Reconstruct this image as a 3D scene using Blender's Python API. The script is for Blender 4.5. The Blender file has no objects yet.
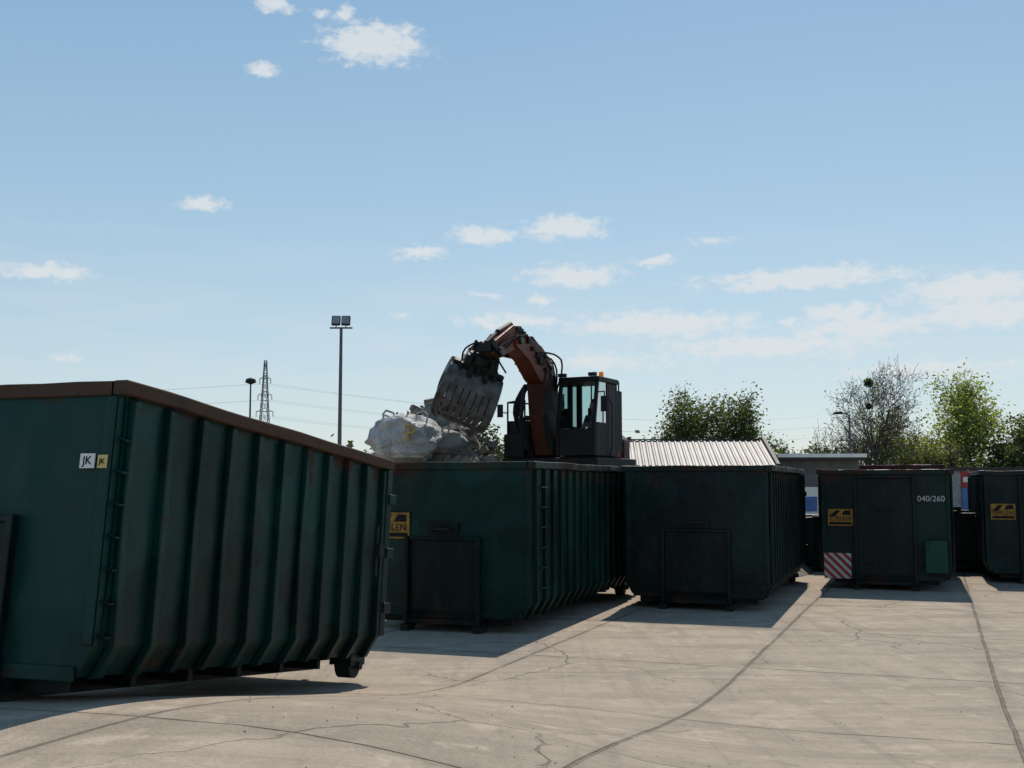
import bpy, math, random, bmesh
from math import sin, cos, radians, pi
from mathutils import Vector, Matrix, noise
random.seed(7)
scene=bpy.context.scene
scene.view_settings.view_transform='Standard'; scene.view_settings.look='None'; scene.view_settings.exposure=0
COL=scene.collection

# ---------------------------------------------------------------- helpers
class MB:
    def __init__(s): s.v=[]; s.f=[]
    def add(s,vs,fs):
        o=len(s.v); s.v+= [tuple(v) for v in vs]; s.f+=[tuple(i+o for i in f) for f in fs]; return s
    def box(s,a,b,M=None):
        x0,y0,z0=a; x1,y1,z1=b
        vs=[Vector(p) for p in ((x0,y0,z0),(x1,y0,z0),(x1,y1,z0),(x0,y1,z0),(x0,y0,z1),(x1,y0,z1),(x1,y1,z1),(x0,y1,z1))]
        if M: vs=[M@v for v in vs]
        return s.add(vs,[(0,3,2,1),(4,5,6,7),(0,1,5,4),(1,2,6,5),(2,3,7,6),(3,0,4,7)])
    def cyl(s,p0,p1,r0,r1=None,n=10,cap=True):
        p0=Vector(p0);p1=Vector(p1); r1=r0 if r1 is None else r1
        d=(p1-p0)
        if d.length<1e-6: return s
        d.normalize(); a=d.orthogonal().normalized(); b=d.cross(a)
        vs=[]
        for p,r in((p0,r0),(p1,r1)):
            for i in range(n):
                t=2*pi*i/n; vs.append(p+a*(r*cos(t))+b*(r*sin(t)))
        fs=[(i,(i+1)%n,n+(i+1)%n,n+i) for i in range(n)]
        if cap: fs+= [tuple(range(n-1,-1,-1)),tuple(range(n,2*n))]
        return s.add(vs,fs)
    def beam(s,p0,p1,w,h,w1=None,h1=None,up=(0,0,1)):
        p0=Vector(p0);p1=Vector(p1);w1=w if w1 is None else w1;h1=h if h1 is None else h1
        d=(p1-p0).normalized(); u=Vector(up)
        if abs(d.dot(u))>.99: u=Vector((0,1,0))
        a=d.cross(u).normalized(); b=a.cross(d)
        vs=[]
        for p,ww,hh in((p0,w,h),(p1,w1,h1)):
            vs+=[p-a*ww/2-b*hh/2,p+a*ww/2-b*hh/2,p+a*ww/2+b*hh/2,p-a*ww/2+b*hh/2]
        return s.add(vs,[(3,2,1,0),(4,5,6,7),(0,1,5,4),(1,2,6,5),(2,3,7,6),(3,0,4,7)])
    def prism(s,pts,o,u,v,n):
        o=Vector(o);u=Vector(u);v=Vector(v);n=Vector(n);k=len(pts)
        A=[o+u*p[0]+v*p[1] for p in pts]; B=[a+n for a in A]
        return s.add(A+B,[tuple(range(k-1,-1,-1)),tuple(range(k,2*k))]+[(i,(i+1)%k,k+(i+1)%k,k+i) for i in range(k)])
    def tube(s,pts,r,n=6):
        for a,b in zip(pts[:-1],pts[1:]): s.cyl(a,b,r,r,n)
        return s
    def obj(s,name,mat,parent=None,bevel=0,smooth=False):
        me=bpy.data.meshes.new(name); me.from_pydata(s.v,[],s.f); me.update()
        if mat: me.materials.append(mat)
        o=bpy.data.objects.new(name,me); COL.objects.link(o)
        if parent: o.parent=parent
        if smooth:
            for p in me.polygons: p.use_smooth=True
        if bevel:
            m=o.modifiers.new('b','BEVEL'); m.width=bevel; m.segments=2; m.limit_method='ANGLE'; m.angle_limit=radians(40)
        return o
def empty(name,M=None):
    e=bpy.data.objects.new(name,None); COL.objects.link(e); e.empty_display_size=.3
    if M: e.matrix_world=M
    return e
def place(x,y,z,rz=0,rx=0):
    return Matrix.Translation((x,y,z))@Matrix.Rotation(rz,4,'Z')@Matrix.Rotation(rx,4,'X')

class NT:
    def __init__(s,nt): s.nt=nt; s.n=nt.nodes; s.l=nt.links
    def new(s,t,**k):
        nd=s.n.new(t)
        for a,b in k.items(): setattr(nd,a,b)
        return nd
    def link(s,a,b): s.l.new(a,b)
    def m(s,op,a,b=None,c=None,clamp=False):
        nd=s.new('ShaderNodeMath',operation=op,use_clamp=clamp)
        for i,x in enumerate((a,b,c)):
            if x is None: continue
            if isinstance(x,(int,float)): nd.inputs[i].default_value=x
            else: s.link(x,nd.inputs[i])
        return nd.outputs[0]
    def vm(s,op,a,b=None,scale=None):
        nd=s.new('ShaderNodeVectorMath',operation=op)
        for i,x in enumerate((a,b)):
            if x is None: continue
            if isinstance(x,(tuple,list)): nd.inputs[i].default_value=x
            else: s.link(x,nd.inputs[i])
        if scale is not None: nd.inputs['Scale'].default_value=scale
        return nd
    def noise(s,vec,scale,detail=4,rough=.5,dist=0):
        nd=s.new('ShaderNodeTexNoise'); nd.inputs['Scale'].default_value=scale; nd.inputs['Detail'].default_value=detail
        nd.inputs['Roughness'].default_value=rough; nd.inputs['Distortion'].default_value=dist
        if vec is not None: s.link(vec,nd.inputs['Vector'])
        return nd.outputs['Fac'], nd.outputs['Color']
    def rng(s,x,a,b,c=0,d=1,smooth=False):
        nd=s.new('ShaderNodeMapRange'); nd.clamp=True
        if smooth: nd.interpolation_type='SMOOTHSTEP'
        s.link(x,nd.inputs[0])
        for i,v in enumerate((a,b,c,d)): nd.inputs[i+1].default_value=v
        return nd.outputs[0]
    def mix(s,fac,a,b,blend='MIX'):
        nd=s.new('ShaderNodeMix',data_type='RGBA',blend_type=blend)
        if isinstance(fac,(int,float)): nd.inputs[0].default_value=fac
        else: s.link(fac,nd.inputs[0])
        for i,x in((6,a),(7,b)):
            if isinstance(x,(tuple,list)): nd.inputs[i].default_value=(x[0],x[1],x[2],1)
            else: s.link(x,nd.inputs[i])
        return nd.outputs[2]
def newmat(name):
    m=bpy.data.materials.new(name); m.use_nodes=True; N=NT(m.node_tree)
    return m,N,N.n['Principled BSDF']
def simple(name,c,rough=.6,metal=0,var=.3,scale=3,bump=.1,c2=None,spec=.5):
    m,N,P=newmat(name)
    tc=N.new('ShaderNodeTexCoord').outputs['Object']
    f,_=N.noise(tc,scale,4,.6)
    c2=c2 or tuple(x*(1-var) for x in c)
    f=N.rng(f,.35,.65)
    N.link(N.mix(f,c,c2),P.inputs['Base Color'])
    P.inputs['Roughness'].default_value=rough; P.inputs['Metallic'].default_value=metal; P.inputs['Specular IOR Level'].default_value=spec
    if bump:
        g,_=N.noise(tc,scale*6,3,.6)
        b=N.new('ShaderNodeBump'); b.inputs['Strength'].default_value=bump; b.inputs['Distance'].default_value=.02
        N.link(g,b.inputs['Height']); N.link(b.outputs[0],P.inputs['Normal'])
    return m

def paint(name,ca,cb,seed=0,rust=.5,top=2.3,tone=(.009,.028,.024),rcol=((.075,.028,.015),(.025,.013,.010)),spec=.2):
    m,N,P=newmat(name)
    tc=N.new('ShaderNodeTexCoord').outputs['Object']
    v=N.vm('ADD',tc,(seed*7.3,seed*3.1,seed*1.7)).outputs[0]
    big,_=N.noise(v,.9,4,.6,.4)
    col=N.mix(N.rng(big,.35,.65),ca,cb)
    mp=N.new('ShaderNodeMapping'); mp.inputs['Scale'].default_value=(7,7,.45); N.link(v,mp.inputs[0])
    st,_=N.noise(mp.outputs[0],1.2,4,.65)
    col=N.mix(N.m('MULTIPLY',N.rng(st,.5,.75),.5),col,tone)
    pt,_=N.noise(v,.8,2,.4,.3)
    col=N.mix(N.m('MULTIPLY',N.rng(pt,.55,.565),.40),col,tuple(x*1.9 for x in cb))
    col=N.mix(N.m('MULTIPLY',N.rng(pt,.42,.41),.55),col,tuple(x*.4 for x in ca))
    mp2=N.new('ShaderNodeMapping'); mp2.inputs['Scale'].default_value=(2,2,14); mp2.inputs['Rotation'].default_value=(.3,.5,0); N.link(v,mp2.inputs[0])
    sc,_=N.noise(mp2.outputs[0],2.2,5,.7)
    col=N.mix(N.m('MULTIPLY',N.rng(sc,.62,.68),.3),col,(.04,.055,.048))
    sep=N.new('ShaderNodeSeparateXYZ'); N.link(tc,sep.inputs[0])
    hi=N.rng(sep.outputs[2],top-.55,top,0,.19); lo=N.rng(sep.outputs[2],.7,.2,0,.08)
    r1,_=N.noise(v,2.2,7,.72,.3)
    r=N.m('ADD',N.m('ADD',r1,hi),lo)
    rm=N.rng(r,.70-.08*rust,.80-.08*rust)
    rc,_=N.noise(v,14,3,.7)
    col=N.mix(N.m('MULTIPLY',rm,.85),col,N.mix(rc,rcol[0],rcol[1]))
    N.link(col,P.inputs['Base Color'])
    N.link(N.m('ADD',N.m('MULTIPLY',rm,.35),N.rng(big,.3,.7,.36,.52)),P.inputs['Roughness'])
    P.inputs['Specular IOR Level'].default_value=spec
    bn,_=N.noise(v,3,3,.5)
    b=N.new('ShaderNodeBump'); b.inputs['Strength'].default_value=.35; b.inputs['Distance'].default_value=.06
    N.link(bn,b.inputs['Height']); N.link(b.outputs[0],P.inputs['Normal'])
    return m

# ---------------------------------------------------------------- world
SUN_EL=radians(50); SUN_AZ=radians(15)
w=bpy.data.worlds.new("World"); scene.world=w; w.use_nodes=True
N=NT(w.node_tree); bg=N.n['Background']
sky=N.new('ShaderNodeTexSky',sky_type='NISHITA'); sky.sun_disc=False; sky.sun_elevation=SUN_EL; sky.sun_rotation=SUN_AZ
sky.air_density=1.0; sky.dust_density=.5; sky.ozone_density=1.6
tc=N.new('ShaderNodeTexCoord').outputs['Generated']
sep=N.new('ShaderNodeSeparateXYZ'); N.link(tc,sep.inputs[0])
az=N.m('MULTIPLY',N.m('ARCTAN2',sep.outputs[0],sep.outputs[1]),180/pi)
el=N.m('MULTIPLY',N.m('ARCSINE',sep.outputs[2]),180/pi)
cv=N.new('ShaderNodeCombineXYZ'); N.link(az,cv.inputs[0]); N.link(el,cv.inputs[1]); ae=cv.outputs[0]
_,dc=N.noise(ae,.9,4,.6)
dd=N.vm('SCALE',N.vm('SUBTRACT',dc,(.5,.5,.5)).outputs[0],scale=1.0).outputs[0]
aed=N.vm('ADD',ae,dd).outputs[0]
clouds=[(-7.4,22.3,3.6,1.35,1.05),(-13.1,20.7,1.1,.5,.85),(-12.6,23.8,1.5,.5,.8),(-10.2,23.6,.8,.25,.6),(-8.9,23.6,.7,.5,.7),
(-16.0,14.0,1.5,.5,.85),(-23.3,10.2,2.9,.6,.9),(-1.4,13.0,2.3,.65,.95),(2.8,13.3,2.9,.9,1.05),(-4.7,12.0,1.8,.5,.85),
(3.4,10.8,3.4,.75,1),(7.6,11.5,1.6,.35,.85),(14.9,10.4,6.8,.72,1),(1.5,9.6,1.1,.32,.85),(10.5,12.5,1.4,.3,.6),
(-1.4,9.8,1.1,.22,.55),(-5.8,8.8,.9,.25,.5),(-22.1,6.1,.8,.35,.6),(23.0,9.4,4.6,1.15,1.0),(23.6,8.2,4.2,1.0,.95),(16.8,8.6,2.8,.7,.9),
(18.0,7.8,4.6,.9,.85),(7.8,8.3,7.2,.9,.88),(0.0,8.5,3.8,.6,.78),(13.2,7.0,7.8,.95,.82),(14.1,8.3,1,.25,.75),(21.0,5.6,7,.8,.65),(4,6.4,8,.7,.58),
(22.3,23.2,.6,.35,.6),(-30,16,2,.6,.9),(33,14,4,.9,.9),(-38,9,5,.8,.8),(42,20,3,1,.9)]
acc=None
for a,e,hw,hh,den in clouds:
    d=N.vm('SUBTRACT',aed,(a,e,0)).outputs[0]
    d=N.vm('MULTIPLY',d,(1/hw,1/hh,0)).outputs[0]
    ln=N.vm('LENGTH',d).outputs['Value']
    f=N.m('MULTIPLY_ADD',ln,-den,den)
    acc=f if acc is None else N.m('MAXIMUM',acc,f)
mp=N.new('ShaderNodeMapping'); mp.inputs['Scale'].default_value=(1,1.9,1); N.link(ae,mp.inputs[0])
n1,_=N.noise(mp.outputs[0],1.2,6,.62,.3)
fld=N.m('ADD',acc,N.m('MULTIPLY',N.m('SUBTRACT',n1,.5),1.5))
cm=N.rng(fld,.02,.66,0,.85,True)
mp=N.new('ShaderNodeMapping'); mp.inputs['Scale'].default_value=(.12,.7,1); N.link(ae,mp.inputs[0])
hz,_=N.noise(mp.outputs[0],1,4,.55)
hm=N.m('MULTIPLY',N.rng(hz,.40,.70),N.m('MULTIPLY',N.rng(el,1,6),N.rng(el,14,7)))
rp=N.new('ShaderNodeValToRGB'); N.link(N.rng(el,0,90),rp.inputs[0]); cr=rp.color_ramp
stops=[(0,(6.3,7.2,7.6)),(.07,(5.3,6.8,7.55)),(.15,(4.0,6.0,7.4)),(.28,(2.5,4.6,6.7)),(.6,(1.5,3.0,5.2)),(1,(1.1,2.4,4.4))]
cr.elements[0].position=0; cr.elements[0].color=(*stops[0][1],1); cr.elements[1].position=1; cr.elements[1].color=(*stops[-1][1],1)
for p,c in stops[1:-1]:
    e_=cr.elements.new(p); e_.color=(*c,1)
base=N.mix(.66,sky.outputs[0],rp.outputs[0])
base=N.mix(N.m('MULTIPLY',hm,.34),base,(6.9,7.4,7.7))
base=N.mix(cm,base,(7.3,7.7,7.9))
N.link(base,bg.inputs[0]); bg.inputs[1].default_value=.1

sun=bpy.data.lights.new('sun_light','SUN'); sun.energy=4.4; sun.angle=radians(.5); sun.color=(1,.91,.79)
so=bpy.data.objects.new('sun_light',sun); COL.objects.link(so)
sd=Vector((sin(SUN_AZ)*cos(SUN_EL),cos(SUN_AZ)*cos(SUN_EL),sin(SUN_EL)))
so.rotation_euler=sd.to_track_quat('Z','Y').to_euler(); so.location=sd*80

cam=bpy.data.cameras.new('camera'); co=bpy.data.objects.new('camera',cam); COL.objects.link(co); scene.camera=co
cam.sensor_width=36; cam.lens=36*1100/1024; cam.clip_end=5000; cam.clip_start=.1
co.location=(0,0,1.98); co.rotation_euler=(radians(90+5.25),0,0)

# ---------------------------------------------------------------- ground
def sst(t): t=max(0,min(1,t)); return t*t*(3-2*t)
def gz(y,x=-5):
    return .6*sst((11.5-y)/5.0)*(1-.75*sst((x+1.6)/4.0))
ys=[-300,-60,-10,0,3]+[4+.25*i for i in range(0,34)]+[13,15,20,30,45,60,90,150,300,600,1200,2500]
xs=[-2500,-800,-300,-100,-40,-20,-10,-5,-3]+[-2+.4*i for i in range(0,14)]+[4,6,10,20,40,100,300,800,2500]
g=MB(); vs=[(x,y,gz(y,x)) for y in ys for x in xs]; nx=len(xs)
g.add(vs,[(j*nx+i,j*nx+i+1,(j+1)*nx+i+1,(j+1)*nx+i) for j in range(len(ys)-1) for i in range(nx-1)])
m,N,P=newmat('concrete_yard')
tc=N.new('ShaderNodeTexCoord').outputs['Object']
mp=N.new('ShaderNodeMapping'); mp.inputs['Rotation'].default_value=(0,0,radians(21)); N.link(tc,mp.inputs[0])
_,wc=N.noise(mp.outputs[0],1.3,3,.6)
wv=N.vm('SUBTRACT',wc,(.5,.5,.5)).outputs[0]
wob=N.vm('SCALE',wv,scale=.045).outputs[0]
rv=N.vm('ADD',mp.outputs[0],wob).outputs[0]
sp=N.new('ShaderNodeSeparateXYZ'); N.link(rv,sp.inputs[0])
def joint(c,off,per,w0,w1):
    q=N.m('DIVIDE',N.m('ADD',c,off),per); fr=N.m('FRACT',q)
    dist=N.m('MULTIPLY',N.m('MINIMUM',fr,N.m('SUBTRACT',1.0,fr)),per)
    return N.rng(dist,w0,w1,1,0),N.m('FLOOR',q),dist
j1,c1,d1=joint(sp.outputs[0],2.0,2.5,.006,.022)
j2,c2,d2=joint(sp.outputs[1],1.3,3.4,.006,.020)
cc=N.new('ShaderNodeCombineXYZ'); N.link(c1,cc.inputs[0]); N.link(c2,cc.inputs[1])
wn=N.new('ShaderNodeTexWhiteNoise',noise_dimensions='2D'); N.link(cc.outputs[0],wn.inputs['Vector'])
big,_=N.noise(tc,.22,5,.6,.5); mid,_=N.noise(tc,1.6,7,.72,.3); fine,_=N.noise(tc,38,3,.7)
col=N.mix(N.rng(big,.3,.7),(.415,.345,.26),(.32,.27,.21))
col=N.mix(N.m('MULTIPLY',N.rng(mid,.38,.66),.72),col,(.215,.18,.14))
col=N.mix(N.rng(wn.outputs[0],0,1,0,.42),col,(.23,.20,.16))
sm=N.new('ShaderNodeMapping'); sm.inputs['Scale'].default_value=(.16,1.4,1); sm.inputs['Rotation'].default_value=(0,0,radians(8)); N.link(tc,sm.inputs[0])
tm,_=N.noise(sm.outputs[0],1.6,5,.68,.6)
col=N.mix(N.m('MULTIPLY',N.rng(tm,.48,.62),.6),col,(.17,.143,.115))
sm=N.new('ShaderNodeMapping'); sm.inputs['Scale'].default_value=(2.6,.14,1); sm.inputs['Rotation'].default_value=(0,0,radians(-32)); N.link(tc,sm.inputs[0])
tm2,_=N.noise(sm.outputs[0],1.8,5,.66,.5)
col=N.mix(N.m('MULTIPLY',N.rng(tm2,.52,.64),.5),col,(.18,.15,.12))
ds,_=N.noise(tc,5.2,4,.65)
col=N.mix(N.m('MULTIPLY',N.rng(ds,.58,.70),.5),col,(.13,.11,.09))
lp,_=N.noise(tc,2.7,5,.7)
col=N.mix(N.m('MULTIPLY',N.rng(lp,.55,.68),.5),col,(.50,.43,.34))
wear=N.m('MULTIPLY',N.rng(N.m('MINIMUM',d1,d2),0,.18,1,0),N.rng(mid,.35,.6))
col=N.mix(N.m('MULTIPLY',wear,.5),col,(.14,.118,.095))
vd=N.vm('ADD',tc,N.vm('SCALE',wv,scale=.6).outputs[0]).outputs[0]
vo=N.new('ShaderNodeTexVoronoi',feature='DISTANCE_TO_EDGE'); vo.inputs['Scale'].default_value=.42; N.link(vd,vo.inputs['Vector'])
crack=N.m('MULTIPLY',N.rng(vo.outputs['Distance'],.001,.006,1,0),N.rng(big,.44,.54))
jm=N.m('MAXIMUM',N.m('MULTIPLY',N.m('MAXIMUM',j1,N.m('MULTIPLY',j2,.85)),N.rng(mid,.32,.52,.3,1)),N.m('MULTIPLY',crack,.6))
col=N.mix(N.m('MULTIPLY',jm,.8),col,(.075,.063,.05))
col=N.mix(N.rng(fine,.2,.8,0,.4),col,(.48,.40,.32))
sg=N.new('ShaderNodeSeparateXYZ'); N.link(tc,sg.inputs[0])
gr=N.rng(N.m('ADD',sg.outputs[1],N.m('MULTIPLY',mid,6)),66,72)
gcol=N.mix(mid,(.06,.085,.025),(.12,.12,.05))
col=N.mix(gr,col,gcol)
N.link(col,P.inputs['Base Color']); P.inputs['Roughness'].default_value=.92; P.inputs['Specular IOR Level'].default_value=.2
h=N.m('SUBTRACT',N.m('ADD',N.m('MULTIPLY',mid,.8),N.m('MULTIPLY',fine,.3)),N.m('MULTIPLY',jm,1.0))
b=N.new('ShaderNodeBump'); b.inputs['Strength'].default_value=.8; b.inputs['Distance'].default_value=.04
N.link(h,b.inputs['Height']); N.link(b.outputs[0],P.inputs['Normal'])
g.obj('ground',m,smooth=True)

# ---------------------------------------------------------------- shared materials
dark=simple('dark_steel',(.014,.015,.015),.6,.0,spec=.25)
tyre=simple('rubber',(.015,.015,.015),.85)
steel=simple('worn_steel',(.12,.12,.12),.5,.5,c2=(.07,.06,.05),scale=5)
galv=simple('galvanised',(.3,.31,.32),.5,.5)
lampm=simple('lamp_pole_steel',(.10,.105,.11),.6,.2)
white=simple('white_paint',(.78,.78,.75),.6,var=.15)
lett=simple('white_lettering',(.55,.57,.55),.6,var=.25,scale=20)
yellow=simple('yellow_print',(.42,.20,.015),.6,var=.55,scale=9)
bagprint=simple('ochre_print',(.50,.33,.08),.8,var=.4,scale=6)
red=simple('red_print',(.40,.03,.025),.6,var=.3)
black=simple('black_print',(.012,.012,.012),.7,spec=.2)
rubble_m=simple('rubble',(.24,.21,.175),.95,var=.6,scale=4,bump=.8)

def text(name,body,size,mat,parent,loc,rot,ext=.002):
    cu=bpy.data.curves.new(name,'FONT'); cu.body=body; cu.size=size; cu.align_x='CENTER'; cu.align_y='CENTER'; cu.extrude=ext
    cu.materials.append(mat); o=bpy.data.objects.new(name,cu); COL.objects.link(o); o.parent=parent; o.location=loc; o.rotation_euler=rot; return o

def sheet(mb,fn,u0,u1,v0,v1,nu,nv):
    o=len(mb.v)
    for j in range(nv+1):
        for i in range(nu+1): mb.v.append(tuple(fn(u0+(u1-u0)*i/nu,v0+(v1-v0)*j/nv)))
    for j in range(nv):
        for i in range(nu):
            a=o+j*(nu+1)+i; mb.f.append((a,a+1,a+nu+2,a+nu+1))

def container(name,M,L,W,H,mat,nrib=12,ribw=.07,ribd=.06,frame='half',seed=0,ladder=True,dent=.02,cham=.12,panel=None,wave=.02,rail=None):
    root=empty(name,M); zb=.22; zc=.42; panel=panel or mat; rail=rail or mat
    b=MB(); t=.05
    for sx in(0,1):
        X=(lambda x:x) if sx==0 else (lambda x:-W-x)
        pr=[(X(0),H-.02),(X(0),zc),(X(-cham),zb),(X(-cham-t),zb),(X(-t),zc),(X(-t),H-.02)]
        b.prism(pr,(0,t,0),(1,0,0),(0,0,1),(0,L-2*t,0))
    fp=[(0,H-.02),(0,zc),(-cham,zb),(-W+cham,zb),(-W,zc),(-W,H-.02)]
    b.prism(fp,(0,0,0),(1,0,0),(0,0,1),(0,t-.001,0)); b.prism(fp,(0,L-t+.001,0),(1,0,0),(0,0,1),(0,t,0))
    b.box((-W+cham+t,t,zb+.002),(-cham-t,L-t,zb+.05))
    b.obj('body',mat,root)
    s=MB()
    pitch=(L-.3)/nrib
    def side(u,v):
        ph=((u-.15)/pitch)%1.0; bul=sin(pi*ph)*sin(pi*(v-zc)/(H-zc))
        n=noise.noise(Vector((u*1.3+seed*5,v*1.6,seed)))+.5*noise.noise(Vector((u*4+seed*5,v*4,seed)))
        return (.004+max(-.001,bul*dent*(.6+n)),u,v)
    sheet(s,side,.06,L-.06,zc+.005,H-.1,int(L*12),22)
    def front(u,v):
        k=min(1,min(-u,W+u)/.2,(v-zc)/.2,(H-.1-v)/.2); k=max(0,k)
        n=noise.noise(Vector((u*1.5+seed*9,v*1.5,4+seed)))+.4*noise.noise(Vector((u*5+seed*9,v*5,seed)))
        return (u,-.004-max(-.001,k*dent*(.5+n)),v)
    sheet(s,front,-W+.02,-.02,zc+.005,H-.1,32,28)
    s.obj('dented_skin',mat,root,smooth=True)
    r=MB()
    for i in range(nrib+1):
        y=.15+i*pitch+random.uniform(-.01,.01); bend=random.choice((0,0,random.uniform(-.03,.03)))
        for sx in(0,1):
            X=(lambda x:x) if sx==0 else (lambda x:-W-x)
            pr=[(X(.006),H-.1),(X(ribd*.9),H-.13),(X(ribd*(.95+bend*5)),1.25),(X(ribd),zc),(X(ribd-cham),zb-.01),(X(-cham-.005),zb-.02),(X(.002),zc-.005)]
            lean=random.uniform(-.012,.012)
            off=[0,0,bend,0,0,0,0]
            vs0=[Vector((p[0],y-ribw/2+lean*(p[1]-1)+o_,p[1])) for p,o_ in zip(pr,off)]; k=len(pr)
            vs1=[v+Vector((0,ribw,0)) for v in vs0]
            r.add(vs0+vs1,[tuple(range(k-1,-1,-1)),tuple(range(k,2*k))]+[(a,(a+1)%k,k+(a+1)%k,k+a) for a in range(k)])
    r.obj('side_ribs',mat,root,bevel=.008)
    q=MB(); n=18
    for X in(.02,-W-.02):
        for i in range(n):
            ya=-.03+(L+.06)*i/n; yb=-.03+(L+.06)*(i+1)/n
            da=wave*noise.noise(Vector((ya*1.1,seed+X,0))); db=wave*noise.noise(Vector((yb*1.1,seed+X,0)))
            q.add([(X-.06,ya,H-.1+da),(X+.06,ya,H-.1+da),(X+.06,ya,H+da),(X-.06,ya,H+da),(X-.06,yb,H-.1+db),(X+.06,yb,H-.1+db),(X+.06,yb,H+db),(X-.06,yb,H+db)],
              [(0,1,5,4),(1,2,6,5),(2,3,7,6),(3,0,4,7)]+([(3,2,1,0)] if i==0 else [])+([(4,5,6,7)] if i==n-1 else []))
    for (ya,yb) in((-.035,.06),(L-.06,L+.035)):
        for i in range(8):
            xa=-W+.043+(W-.086)*i/8; xb=-W+.043+(W-.086)*(i+1)/8
            da=.02*noise.noise(Vector((xa*1.7,seed+ya,5))); db=.02*noise.noise(Vector((xb*1.7,seed+ya,5)))
            q.add([(xa,ya,H-.105),(xb,ya,H-.105),(xb,yb,H-.105),(xa,yb,H-.105),(xa,ya,H-.004+da),(xb,ya,H-.004+db),(xb,yb,H-.004+db),(xa,yb,H-.004+da)],
              [(0,3,2,1),(4,5,6,7),(0,1,5,4),(2,3,7,6)])
    q.obj('top_rail',rail,root,bevel=.012)
    q=MB()
    for X in(-.075,-W+.005):
        q.box((X,-.03,zc+.01),(X+.07,-.006,H-.11))
    q.box((-W+cham,-.035,zb-.03),(-cham,-.005,zb+.07))
    q.box((.01,L-.13,zc),(.085,L-.02,H-.11)); q.box((-W-.085,L-.13,zc),(-W-.01,L-.02,H-.11))
    for z in(.7,1.25,1.8):
        if z<H-.2: q.box((.085,L-.11,z-.05),(.11,L+.04,z+.05)); q.box((-W+.05,L+.001,z-.05),(.02,L+.04,z+.05))
    q.obj('corner_frame',mat,root,bevel=.008)
    q=MB(); cx=-W/2
    for sx in(-.53,.53):
        q.box((cx+sx-.04,.02,.05),(cx+sx+.04,L-.05,zb-.004))
        q.box((cx+sx-.055,-.14,0.0),(cx+sx+.055,.1,.088))
    for i in range(int((L-.6)/.7)+1):
        y=.12+i*.7
        q.box((cx-.95,y,.1),(cx-.58,y+.06,zb-.006)); q.box((cx+.58,y,.1),(cx+.95,y+.06,zb-.006)); q.box((cx-.48,y,.1),(cx+.48,y+.06,zb-.006))
    q.obj('skids',dark,root)
    q=MB(); wx=W/2-.20
    for sx in(-wx,wx):
        q.box((cx+sx-.14,L-.36,.13),(cx+sx-.11,L-.06,zb-.002)); q.box((cx+sx+.07,L-.36,.13),(cx+sx+.10,L-.06,zb+.02))
    q.obj('roller_brackets',mat,root)
    q=MB()
    for sx in(-wx,wx):
        q.cyl((cx+sx-.1,L-.20,.125),(cx+sx+.06,L-.20,.125),.125,n=20); q.cyl((cx+sx-.15,L-.20,.125),(cx+sx+.13,L-.20,.125),.04)
    q.obj('rollers',tyre,root)
    q=MB(); top={'half':1.28,'full':H-.12}[frame]
    for sx in(-.53,.53):
        q.box((cx+sx-.03,-.11,.09),(cx+sx+.03,-.04,top))
    q.box((cx-.498,-.085,top-.05),(cx+.498,-.045,top-.005))
    q.box((cx-.498,-.09,.1),(cx+.498,-.045,.17))
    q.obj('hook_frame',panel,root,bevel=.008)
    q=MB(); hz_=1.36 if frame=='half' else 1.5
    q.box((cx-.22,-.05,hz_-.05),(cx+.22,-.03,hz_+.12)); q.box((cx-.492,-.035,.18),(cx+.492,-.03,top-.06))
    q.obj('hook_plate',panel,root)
    q=MB(); q.tube([(cx-.13,-.05,hz_),(cx-.12,-.13,hz_+.02),(cx+.12,-.13,hz_+.02),(cx+.13,-.05,hz_)],.022,8); q.obj('hook_bail',dark,root)
    if ladder:
        q=MB(); z=.6
        while z<H-.25:
            q.tube([(.01,.17,z),(.09,.19,z),(.09,.15+pitch-.04,z),(.01,.15+pitch-.02,z)],.012,6); z+=.27
        q.obj('ladder_rungs',mat,root)
    return root

G1=paint('green_paint_a',(.0024,.021,.0175),(.0038,.029,.0235),1,1.0)
GR=paint('worn_rail_paint',(.006,.022,.018),(.012,.026,.020),3,3.2,rcol=((.11,.060,.036),(.045,.028,.02)))
G2=paint('green_paint_b',(.0011,.018,.0145),(.0020,.025,.019),2,.6)
G3=paint('green_paint_c',(.0009,.0105,.0098),(.0016,.0155,.013),3,.6)
G4=paint('green_paint_d',(.0012,.0125,.011),(.0020,.018,.0145),4,.8)
G5=paint('green_paint_e',(.0011,.012,.013),(.0018,.016,.0165),5,.5)
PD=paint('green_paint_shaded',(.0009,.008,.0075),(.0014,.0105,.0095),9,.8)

H1=2.21
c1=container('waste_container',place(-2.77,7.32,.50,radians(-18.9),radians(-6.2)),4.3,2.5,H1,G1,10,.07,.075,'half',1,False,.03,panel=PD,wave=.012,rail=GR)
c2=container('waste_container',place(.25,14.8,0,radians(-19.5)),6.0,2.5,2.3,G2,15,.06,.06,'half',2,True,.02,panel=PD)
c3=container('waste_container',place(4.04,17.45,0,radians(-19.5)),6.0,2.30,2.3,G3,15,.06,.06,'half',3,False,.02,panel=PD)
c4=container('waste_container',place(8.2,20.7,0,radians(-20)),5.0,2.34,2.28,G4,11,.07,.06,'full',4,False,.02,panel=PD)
c5=container('waste_container',place(11.95,21.9,0,radians(-20)),5.0,2.40,2.28,G5,11,.07,.06,'full',5,False,.02,panel=PD)

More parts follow.
